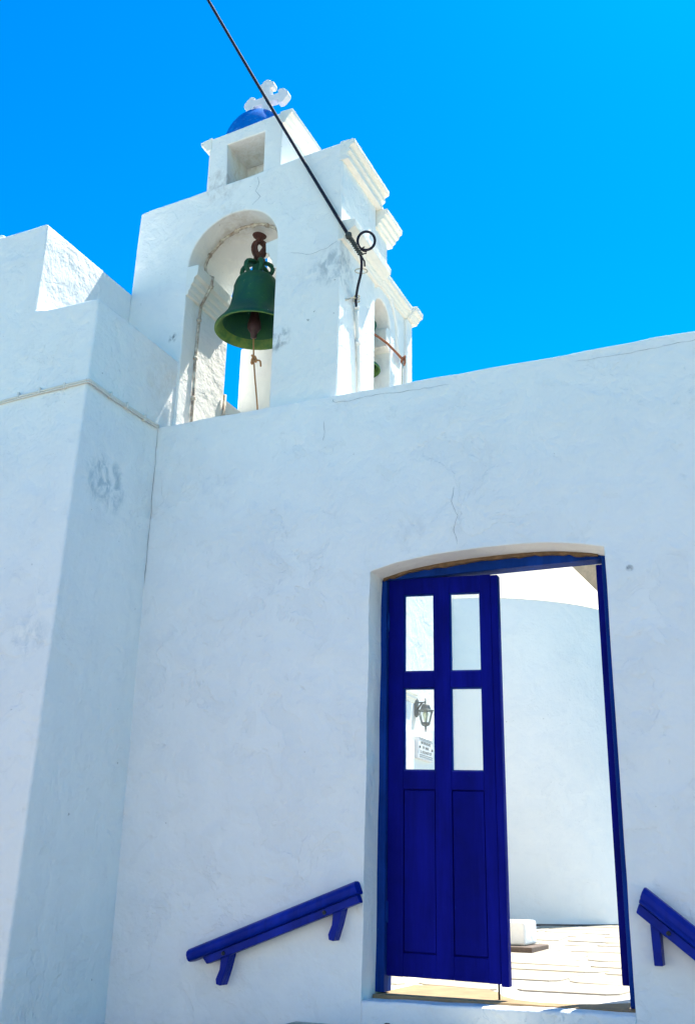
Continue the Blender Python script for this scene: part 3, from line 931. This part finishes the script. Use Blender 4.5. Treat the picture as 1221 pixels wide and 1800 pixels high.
# hanger: rusty shackle between crown and vault
ring_c = Vector((BC[0] + .004, BC[1], btop + 0.235))
ring = [ring_c + Vector((0.046 * math.cos(a), 0.012 * math.sin(2 * a), 0.058 * math.sin(a))) for a in [2 * math.pi * i / 20 for i in range(21)]]
ring2 = [ring_c + Vector((0.012 * math.cos(a) + 0.012, 0.044 * math.cos(a), 0.052 * math.sin(a) - 0.012)) for a in [2 * math.pi * i / 20 for i in range(21)]]
hang = [(ring, 0.017), (ring2, 0.013),
        ([ring_c + Vector((-0.022, 0, -0.045)), ring_c + Vector((-0.024, 0, -0.10)), ring_c + Vector((-0.022, 0, -0.15))], 0.016),
        ([ring_c + Vector((0.024, 0, -0.045)), ring_c + Vector((0.020, 0, -0.10)), ring_c + Vector((0.022, 0, -0.15))], 0.016),
        ([ring_c + Vector((-0.05, 0.0, -0.120)), ring_c + Vector((0.05, 0.0, -0.112))], 0.018),
        ([ring_c + Vector((0, 0, 0.05)), ring_c + Vector((0.0, 0, 0.095))], 0.020)]
B1(multi_tube('hanger', hang, M_IRON, None, 8))
B1(lathe('rust_collar', [(0.055, 0.0), (0.048, -0.012), (0.030, -0.03), (0.002, -0.034)], (ring_c.x, ring_c.y, 4.862), M_IRON, None, 12))
# bell rope
rp = thing('bell_rope', 'thin orange bell rope knotted below the big bell', 'rope', (BC[0], BC[1], BC[2] - 0.1))
knot = Vector((BC[0] + .012, BC[1], BC[2] - 0.235))
under(rp, tube('rope', [(BC[0], BC[1], BC[2] - .05), (BC[0] + .004, BC[1], BC[2] - .13), knot, knot + Vector((0.02, -.01, -.12)), (BC[0] + .07, BC[1] - .02, 3.5), (BC[0] + .10, BC[1] - .03, 3.205)], 0.0055, M_ROPE, None, 7))
kn = [knot + Vector((0.016 * math.cos(a), 0.013 * math.sin(a), 0.020 * math.sin(a * 1.5) + 0.004 * a - .01)) for a in [i * 0.7 for i in range(15)]]
under(rp, tube('knot', kn, 0.0075, M_ROPE, None, 7))
under(rp, tube('loose_end', smoothpts([knot, knot + Vector((.03, 0, 0.0)), knot + Vector((.05, 0, -.012)), knot + Vector((.056, 0, -.05))], 5), 0.0065, M_ROPE, None, 7))

b2, B2, btop2 = bell('bronze_bell', 'small green bronze bell half hidden in the side arch', (-0.435, 0.80, 3.845), 0.155, 0.29, True)
B2(tube('hanger', [(-0.44, 0.80, btop2 + .10), (-0.44, 0.80, 4.36)], 0.014, M_IRON, None, 8))
rr = thing('tie_rope', 'rust red rope tied across the side arch opening', 'rope', (-0.24, 1.05, 3.9))
rpts_ = smoothpts([(-0.36, 0.66, 4.095), (-0.30, 0.74, 4.072), (-0.250, 0.86, 4.052), (-0.232, 0.95, 4.038), (-0.218, 1.085, 4.03)], 5)
under(rr, tube('rope', rpts_, 0.009, M_REDROPE, None, 7))
kn = [Vector((-0.212, 1.085, 4.02)) + Vector((0.012 * math.cos(a), 0.014 * math.sin(a), 0.022 * math.sin(a * 1.4) - 0.004 * a + .02)) for a in [i * 0.7 for i in range(15)]]
under(rr, tube('knot', kn, 0.008, M_REDROPE, None, 7))
under(rr, tube('hanging_cord', [(-0.214, 1.083, 4.01), (-0.218, 1.075, 3.85), (-0.220, 1.07, 3.22)], 0.0048, M_TIE, None, 7))

# ------------------------------------------------------------------ overhead cable, coil, drop conduit
oc = thing('overhead_cable', 'black overhead cable running up from the tower corner into the sky', 'cable', (-0.12, 0.0, 4.27))
A_ = Vector((-0.175, 0.035, 4.375))
E_ = Vector((-1.36, 0.0, 6.737))
d_ = (E_ - A_)
line_pts = [A_ + d_ * t + Vector((0, 0, -0.012 * math.sin(math.pi * min(t, 1.0)))) for t in [i / 14 for i in range(0, 30)]]
under(oc, tube('cable', line_pts, 0.0112, M_CABLE, None, 10))
anchor = Vector((-0.118, 0.085, 4.262))
tail = smoothpts([A_, Vector((-0.150, 0.05, 4.325)), anchor, Vector((-0.112, 0.10, 4.215)), Vector((-0.130, 0.135, 4.15)), Vector((-0.175, 0.19, 4.09)), Vector((-0.208, 0.24, 4.03)), Vector((-0.216, 0.275, 3.98))], 6)
under(oc, tube('cable_tail', tail, 0.0084, M_CABLE, None, 10))
wrap = []
for j, t in enumerate([0.0, 0.02]):
    pass
axis = (anchor - A_)
hel = []
for i in range(60):
    t = i / 59
    p = A_ + axis * (0.05 + 1.05 * t)
    a = t * 2 * math.pi * 9
    hel.append(p + Vector((0.014 * math.cos(a), 0.014 * math.sin(a), 0.004 * math.sin(a))))
under(oc, tube('wire_wrapping', hel, 0.0055, M_TAPE, None, 6))
under(oc, lathe('cable_clamp', [(0.004, 0.024), (0.018, 0.018), (0.022, 0.0), (0.018, -0.018), (0.004, -0.024)], tuple(A_), M_TAPE, None, 12))
under(oc, multi_tube('wire_ends', [([anchor + Vector((0, 0, .03)), anchor + Vector((.035, -.005, .035))], 0.004), ([anchor + Vector((0, 0, -.01)), anchor + Vector((.045, 0.0, -.012))], 0.004),
                                   ([anchor, Vector((-0.105, 0.13, 4.225)), Vector((-0.12, 0.17, 4.22))], 0.006)], M_CABLE, None, 6))
lp = []
lc_ = Vector((-0.105, 0.14, 4.36))
e1 = Vector((0.28, 0.72, 0.62)).normalized()
e2 = Vector((0.0, 0.0, 1.0)); e2 = (e2 - e1 * e1.dot(e2)).normalized()
coil = thing('cable_coil', 'black loop of spare cable hanging at the cornice', 'cable', (-0.11, 0.14, 4.28))
for i in range(45):
    a = 2 * math.pi * i / 44 * 1.06 - 1.9
    lp.append(Vector((-0.085, 0.10, 4.358)) + rgt * (0.056 * math.cos(a)) + Vector((0, 0, 1)) * (0.070 * math.sin(a)) + Vector((0, 0.00035 * i, 0)))
under(coil, tube('loop', lp, 0.0085, M_CABLE, None, 10))
dc = thing('drop_conduit', 'pale conduit pipe running down the sunlit side of the tower', 'conduit', (-0.222, 0.3, 3.25))
dpts = [(-0.216, 0.272, 3.995), (-0.222, 0.285, 3.93), (-0.224, 0.315, 3.78), (-0.224, 0.325, 3.70), (-0.223, 0.34, 3.5), (-0.223, 0.35, 3.253)]
under(dc, tube('pipe', dpts, 0.0125, M_CONDUIT, None, 10))
under(dc, tube('socket', [(-0.224, 0.314, 3.79), (-0.224, 0.320, 3.75)], 0.0165, M_CONDUIT, None, 10))
under(dc, tube('socket', [(-0.216, 0.270, 4.005), (-0.217, 0.275, 3.985)], 0.0165, M_CONDUIT, None, 10))
tie = thing('tie_wire', 'bleached tie wire knotted around the cable end on the tower', 'wire', (-0.2, 0.25, 4.0))
V = []
tw1 = [Vector((-0.214, 0.262, 4.035)) + Vector((0.019 * math.cos(a), 0.019 * math.sin(a), 0.003 * a)) for a in [i * 0.6 for i in range(24)]]
tw2 = smoothpts([Vector((-0.20, 0.25, 4.04)), Vector((-0.21, 0.21, 4.035)), Vector((-0.228, 0.165, 4.0)), Vector((-0.236, 0.14, 3.985))], 5)
tw3 = [Vector((-0.150, 0.185, 4.20)) + rgt * (0.040 * math.cos(a)) + Vector((0, 0, 0.018 * math.sin(a))) for a in [i * 0.4 for i in range(34)]]
under(tie, tube('wire_turns', tw1, 0.0042, M_TIE, None, 6))
under(tie, tube('wire_tail', tw2, 0.0050, M_TIE, None, 6))
under(tie, tube('wire_loop', tw3, 0.0036, M_TIE, None, 6))

# ------------------------------------------------------------------ handrails
def handrail(name, label, top, ang, length, sgn, brackets, bolts, chamfer):
    """top: upper end of the cap's top line on the wall; the rail falls by ang going sgn*x"""
    t = thing(name, label, 'handrail', (top[0], 0, top[1]), 'handrails beside the door')
    U = lambda o: under(t, o)
    dx, dz = sgn * math.cos(ang), -math.sin(ang)
    nx, nz = (dz, -dx) if sgn > 0 else (-dz, dx)          # downward normal in the wall plane
    if nz > 0:
        nx, nz = -nx, -nz
    def Q(s, d, y):
        return (top[0] + dx * s + nx * d, y, top[1] + dz * s + nz * d)
    def sweep(nm, prof, s0, s1, mat, bev, e0=0.0, e1=0.0):
        vs_, n = [], len(prof)
        for s, e in ((s0, e0), (s1, e1)):
            for d, y in prof:
                vs_.append(Q(s + e * d, d, y))
        fs = [list(range(n)), list(range(n, 2 * n))] + [[i, (i + 1) % n, n + (i + 1) % n, n + i] for i in range(n)]
        return U(link_mesh(nm, vs_, fs, mat, None, False, bev))
    cap = [(0.006, -0.030), (0.0, -0.045), (0.0, -0.075), (0.010, -0.097), (0.026, -0.108), (0.046, -0.108), (0.058, -0.100), (0.063, -0.086), (0.063, -0.030)]
    if chamfer:
        cap = [(0.0, -0.030), (0.0, -0.080), (0.018, -0.106), (0.044, -0.106), (0.050, -0.098), (0.056, -0.106), (0.066, -0.100), (0.070, -0.080), (0.070, -0.030)]
    rail = sweep('rail', cap, 0.0, length, M_RAIL, 0.005, 0.30 if chamfer else 0.0, 0.0)
    sweep('board', [(0.0635 if not chamfer else 0.0705, -0.036), (0.0635 if not chamfer else 0.0705, -0.082), (0.101 if not chamfer else 0.110, -0.082), (0.101 if not chamfer else 0.110, -0.036)], 0.012 if not chamfer else 0.0, length - 0.05, M_RAIL, 0.004, 0.30 if chamfer else 0.0, -0.4)
    for s in bolts:
        c = Vector(Q(s, 0.083 if not chamfer else 0.090, -0.083))
        U(lathe_y('bolt', c, 0.010, M_DARKIRON))
    for s, dep, lean in brackets:
        p = Q(s, 0.088 if not chamfer else 0.095, -0.06)
        x, z = p[0], p[2]
        pts_ = [(x - 0.026, z + 0.012), (x + 0.030, z + 0.030), (x + 0.020 + lean * 0.5, z - dep * 0.5), (x + 0.012 + lean, z - dep), (x - 0.014 + lean, z - dep + 0.006), (x - 0.020 + lean * 0.95, z - dep + 0.03), (x - 0.016 + lean * 0.5, z - dep * 0.5)]
        if chamfer:
            pts_ = [(x - .020, z + .03), (x + .020, z + .0), (x + .022, z - dep), (x - .014, z - dep), (x - .017, z - dep * .5)]
        U(prism('bracket', pts_, 'y', 0.006, -0.070, M_RAIL, None, 0.004))
    return t

def lathe_y(name, c, r, mat):
    vs_ = []
    prof = [(r, 0.0), (r, -0.005), (r * 0.7, -0.009), (r * .45, -0.009), (r * .4, -0.004)]
    seg = 14
    for rr_, yy in prof:
        for k in range(seg):
            a = 2 * math.pi * k / seg
            vs_.append((c.x + rr_ * math.cos(a), c.y + yy, c.z + rr_ * math.sin(a)))
    fs = []
    for i in range(len(prof) - 1):
        for k in range(seg):
            fs.append([i * seg + k, i * seg + (k + 1) % seg, (i + 1) * seg + (k + 1) % seg, (i + 1) * seg + k])
    fs.append([(len(prof) - 1) * seg + k for k in range(seg)])
    return link_mesh(name, vs_, fs, mat, None, True)

handrail('handrail', 'rounded blue wooden handrail left of the doorway', (-0.006, 0.545), rad(20.5), 1.000, -1, [(0.135, 0.150, -0.034), (0.795, 0.150, -0.034)], [0.205, 0.80], False)
handrail('handrail', 'steep blue handrail right of the doorway', (1.372, 0.545), rad(38.5), 1.3, 1, [(0.115, 0.172, 0.0), (1.1, 0.172, 0.0)], [0.185, 1.0], True)

# ------------------------------------------------------------------ beyond the doorway
# side building with lamp and plaque
SX = -1.80
SB = thing('side_building', 'sunlit white building wall seen through the door panes', 'building', (SX, 4.0, 0.0))
S_ = lambda o: under(SB, o)
S_(box('wall', -6.0, SX, 2.0, 6.97, -0.3, 3.98, M_APSE, None, 0.01))
S_(box('pilaster', SX - .01, SX + 0.07, 5.06, 5.26, -0.1, 2.33, M_APSE, None, 0.008))
S_(prism('pilaster_capital', [(SX - .01, 2.331), (SX + .075, 2.331), (SX + .085, 2.36), (SX + .10, 2.37), (SX + .10, 2.40), (SX + .12, 2.41), (SX + .12, 2.45), (SX - .01, 2.45)], 'y', 5.02, 5.34, M_MOULD, None, 0.004))
S_(box('pilaster_base', SX - .01, SX + 0.095, 5.03, 5.29, -0.1, 2.03, M_APSE, None, 0.01))
# plaque
PQ = thing('wall_plaque', 'small white engraved plaque below the wall lamp', 'plaque', (SX, 5.76, 1.8))
box_pl = under(PQ, box('plate', SX + .001, SX + 0.045, 5.53, 6.0, 1.785, 2.012, M_MARBLE, None, 0.004))
def text_mesh(s, y, z, size, width=None):
    cu = bpy.data.curves.new('lettering', 'FONT')
    cu.body = s
    cu.size = size
    cu.align_x = 'CENTER'
    cu.align_y = 'CENTER'
    cu.extrude = 0.0008
    o = bpy.data.objects.new('lettering', cu)
    col.objects.link(o)
    dg = bpy.context.evaluated_depsgraph_get()
    me = bpy.data.meshes.new_from_object(o.evaluated_get(dg))
    col.objects.unlink(o)
    bpy.data.objects.remove(o)
    xs = [v.co.x for v in me.vertices]
    if width and xs:
        kx = width / (max(xs) - min(xs))
        for v in me.vertices:
            v.co.x *= kx
    me.materials.clear()
    me.materials.append(M_INK)
    o2 = bpy.data.objects.new('lettering', me)
    col.objects.link(o2)
    o2.matrix_local = Matrix(((0, 0, 1, SX + 0.0465), (1, 0, 0, y), (0, 1, 0, z), (0, 0, 0, 1)))
    o2['kind'] = 'stuff'
    under(PQ, o2)
    return o2
text_mesh('ΜΗΤΡΟΠΟΛΙΣ', 5.765, 1.955, 0.040, 0.30)
text_mesh('ΙΕΡ. ΝΑΟΣ', 5.765, 1.908, 0.038, 0.20)
text_mesh('Χ. ΘΕΟΛΟΓΟΥ', 5.765, 1.858, 0.042, 0.36)
for z, hh in ((2.000, .005), (1.986, .003), (1.824, .005), (1.804, .004)):
    under(PQ, box('ruled_line', SX + .0445, SX + 0.0475, 5.56, 5.975, z, z + hh, M_INK))
for y in (5.57, 5.955):
    under(PQ, lathe('screw', [(0.011, -.011), (0.011, .011), (0.002, .0115)], (SX + .048, y, 1.905), M_INK, None, 8))

# wall lantern
WLP = thing('wall_lamp', 'dark carriage wall lamp on the sunlit wall', 'lamp', (SX, 5.56, 2.27))
W_ = lambda o: under(WLP, o)
ly, lz, lx = 5.56, 2.395, SX + 0.118
W_(prism('backplate', [(ly - .035, 2.24), (ly, 2.215), (ly + .035, 2.24), (ly + .04, 2.40), (ly, 2.425), (ly - .04, 2.40)], 'x', SX, SX + .028, M_LAMP, None, 0.006))
W_(multi_tube('arm', [([(SX + .02, ly, 2.375), (SX + .07, ly, 2.372), (lx, ly, 2.378)], 0.0085), (smoothpts([(SX + .02, ly, 2.29), (SX + .05, ly, 2.335), (SX + .08, ly, 2.366)], 5), 0.011), ([(lx, ly, 2.34), (lx, ly, 2.415)], 0.007)], M_LAMP, None, 8))
W_(lathe('lamp_hood', [(0.004, 2.360), (0.030, 2.356), (0.048, 2.338), (0.056, 2.312), (0.060, 2.296), (0.094, 2.284), (0.094, 2.277), (0.06, 2.278), (0.01, 2.28)], (lx, ly, 0), M_LAMP, None, 6, False))
bars = []
for k in range(6):
    a = k * math.pi / 3
    bars.append(([(lx + 0.082 * math.cos(a), ly + 0.082 * math.sin(a), 2.280), (lx + 0.046 * math.cos(a), ly + 0.046 * math.sin(a), 2.150)], 0.0052))
W_(multi_tube('lamp_cage', bars, M_LAMP, None, 6))
W_(lathe('lamp_glass', [(0.079, 2.279), (0.043, 2.151)], (lx, ly, 0), M_GLASS, None, 6, False))
W_(lathe('lamp_base', [(0.050, 2.154), (0.052, 2.144), (0.036, 2.122), (0.014, 2.116), (0.009, 2.10), (0.013, 2.09), (0.007, 2.078), (0.007, 2.060), (0.002, 2.056)], (lx, ly, 0), M_LAMP, None, 12))
W_(lathe('bulb', [(0.014, 2.275), (0.030, 2.255), (0.032, 2.235), (0.022, 2.205), (0.014, 2.17), (0.014, 2.155)], (lx, ly, 0), M_BULB, None, 12))

# apse with conical roof
AP = thing('church_apse', 'rounded shaded apse wall with sunlit conical roof behind the doorway', 'apse', (-2.17, 9.05, 0.0))
AC, AR = (-2.17, 9.05, 0.0), 2.2
under(AP, lathe('curved_wall', [(AR, -0.2), (AR, 0.5), (AR, 1.2), (AR, 2.0), (AR, 3.0), (AR, 3.865)], AC, M_APSE, None, 120))
under(AP, lathe('conical_roof', [(AR + .004, 3.866), (AR * .8, 4.39), (AR * .6, 4.91), (AR * .4, 5.43), (AR * .2, 5.95), (0.01, 6.47)], AC, M_ROOF, None, 120))
under(AP, lathe('dark_base_band', [(AR + .008, -0.1), (AR + .008, 0.118), (AR + .001, 0.125)], AC, M_SLAB, None, 120))

# plinth block
PL = thing('white_plinth', 'small white block on a brown stone slab in the courtyard', 'plinth', (-0.4, 3.5, 0.05))
under(PL, box('slab', -0.85, 0.0, 3.22, 3.75, 0.045, 0.098, M_SLAB, None, 0.008))
under(PL, box('block', -0.80, -0.085, 3.36, 3.72, 0.0985, 0.275, M_APSE, None, 0.02))

# building glimpsed beyond the apse
FB = thing('distant_house', 'peach rubble building corner glimpsed beyond the apse roof', 'house', (0.5, 16.5, 0))
under(FB, box('wall', -4.0, 4.0, 15.0, 18.0, -0.3, 9.0, M_FARSTONE, None, 0.02))
under(FB, box('shutter', -1.44, -0.6, 14.95, 14.998, 5.2, 6.40, M_RED, None, 0.01))

# ------------------------------------------------------------------ house added unseen behind the photographer, to bounce sunlight onto the shaded wall
OH = thing('added_bounce_house', 'low whitewashed house with blue shutters, added out of view to bounce sun onto the wall', 'house', (-3.0, -9.0, -1.0))
O_ = lambda o: under(OH, o)
hp = [(-14.0, -1.0), (9.0, -1.0)] + wavy((9.0, 3.2), (-14.0, 3.25), 0.4, 0.01, 31) + [(-14.0, 3.25)]
O_(prism('facade', hp, 'y', -9.0, -13.0, M_APSE, None, 0.02))
for x in (-10.5, -7.2, -3.4, 1.0, 5.4):
    O_(box('window_frame', x - .50, x + .50, -9.001, -8.97, 0.35, 1.55, M_APSE, None, 0.006))
    O_(box('shutter', x - .42, x - .005, -8.972, -8.94, 0.42, 1.48, M_FRAME, None, 0.005))
    O_(box('shutter', x + .005, x + .42, -8.972, -8.94, 0.42, 1.48, M_FRAME, None, 0.005))
O_(box('door', -1.55, -0.65, -9.002, -8.95, -0.98, 1.15, M_FRAME, None, 0.006))
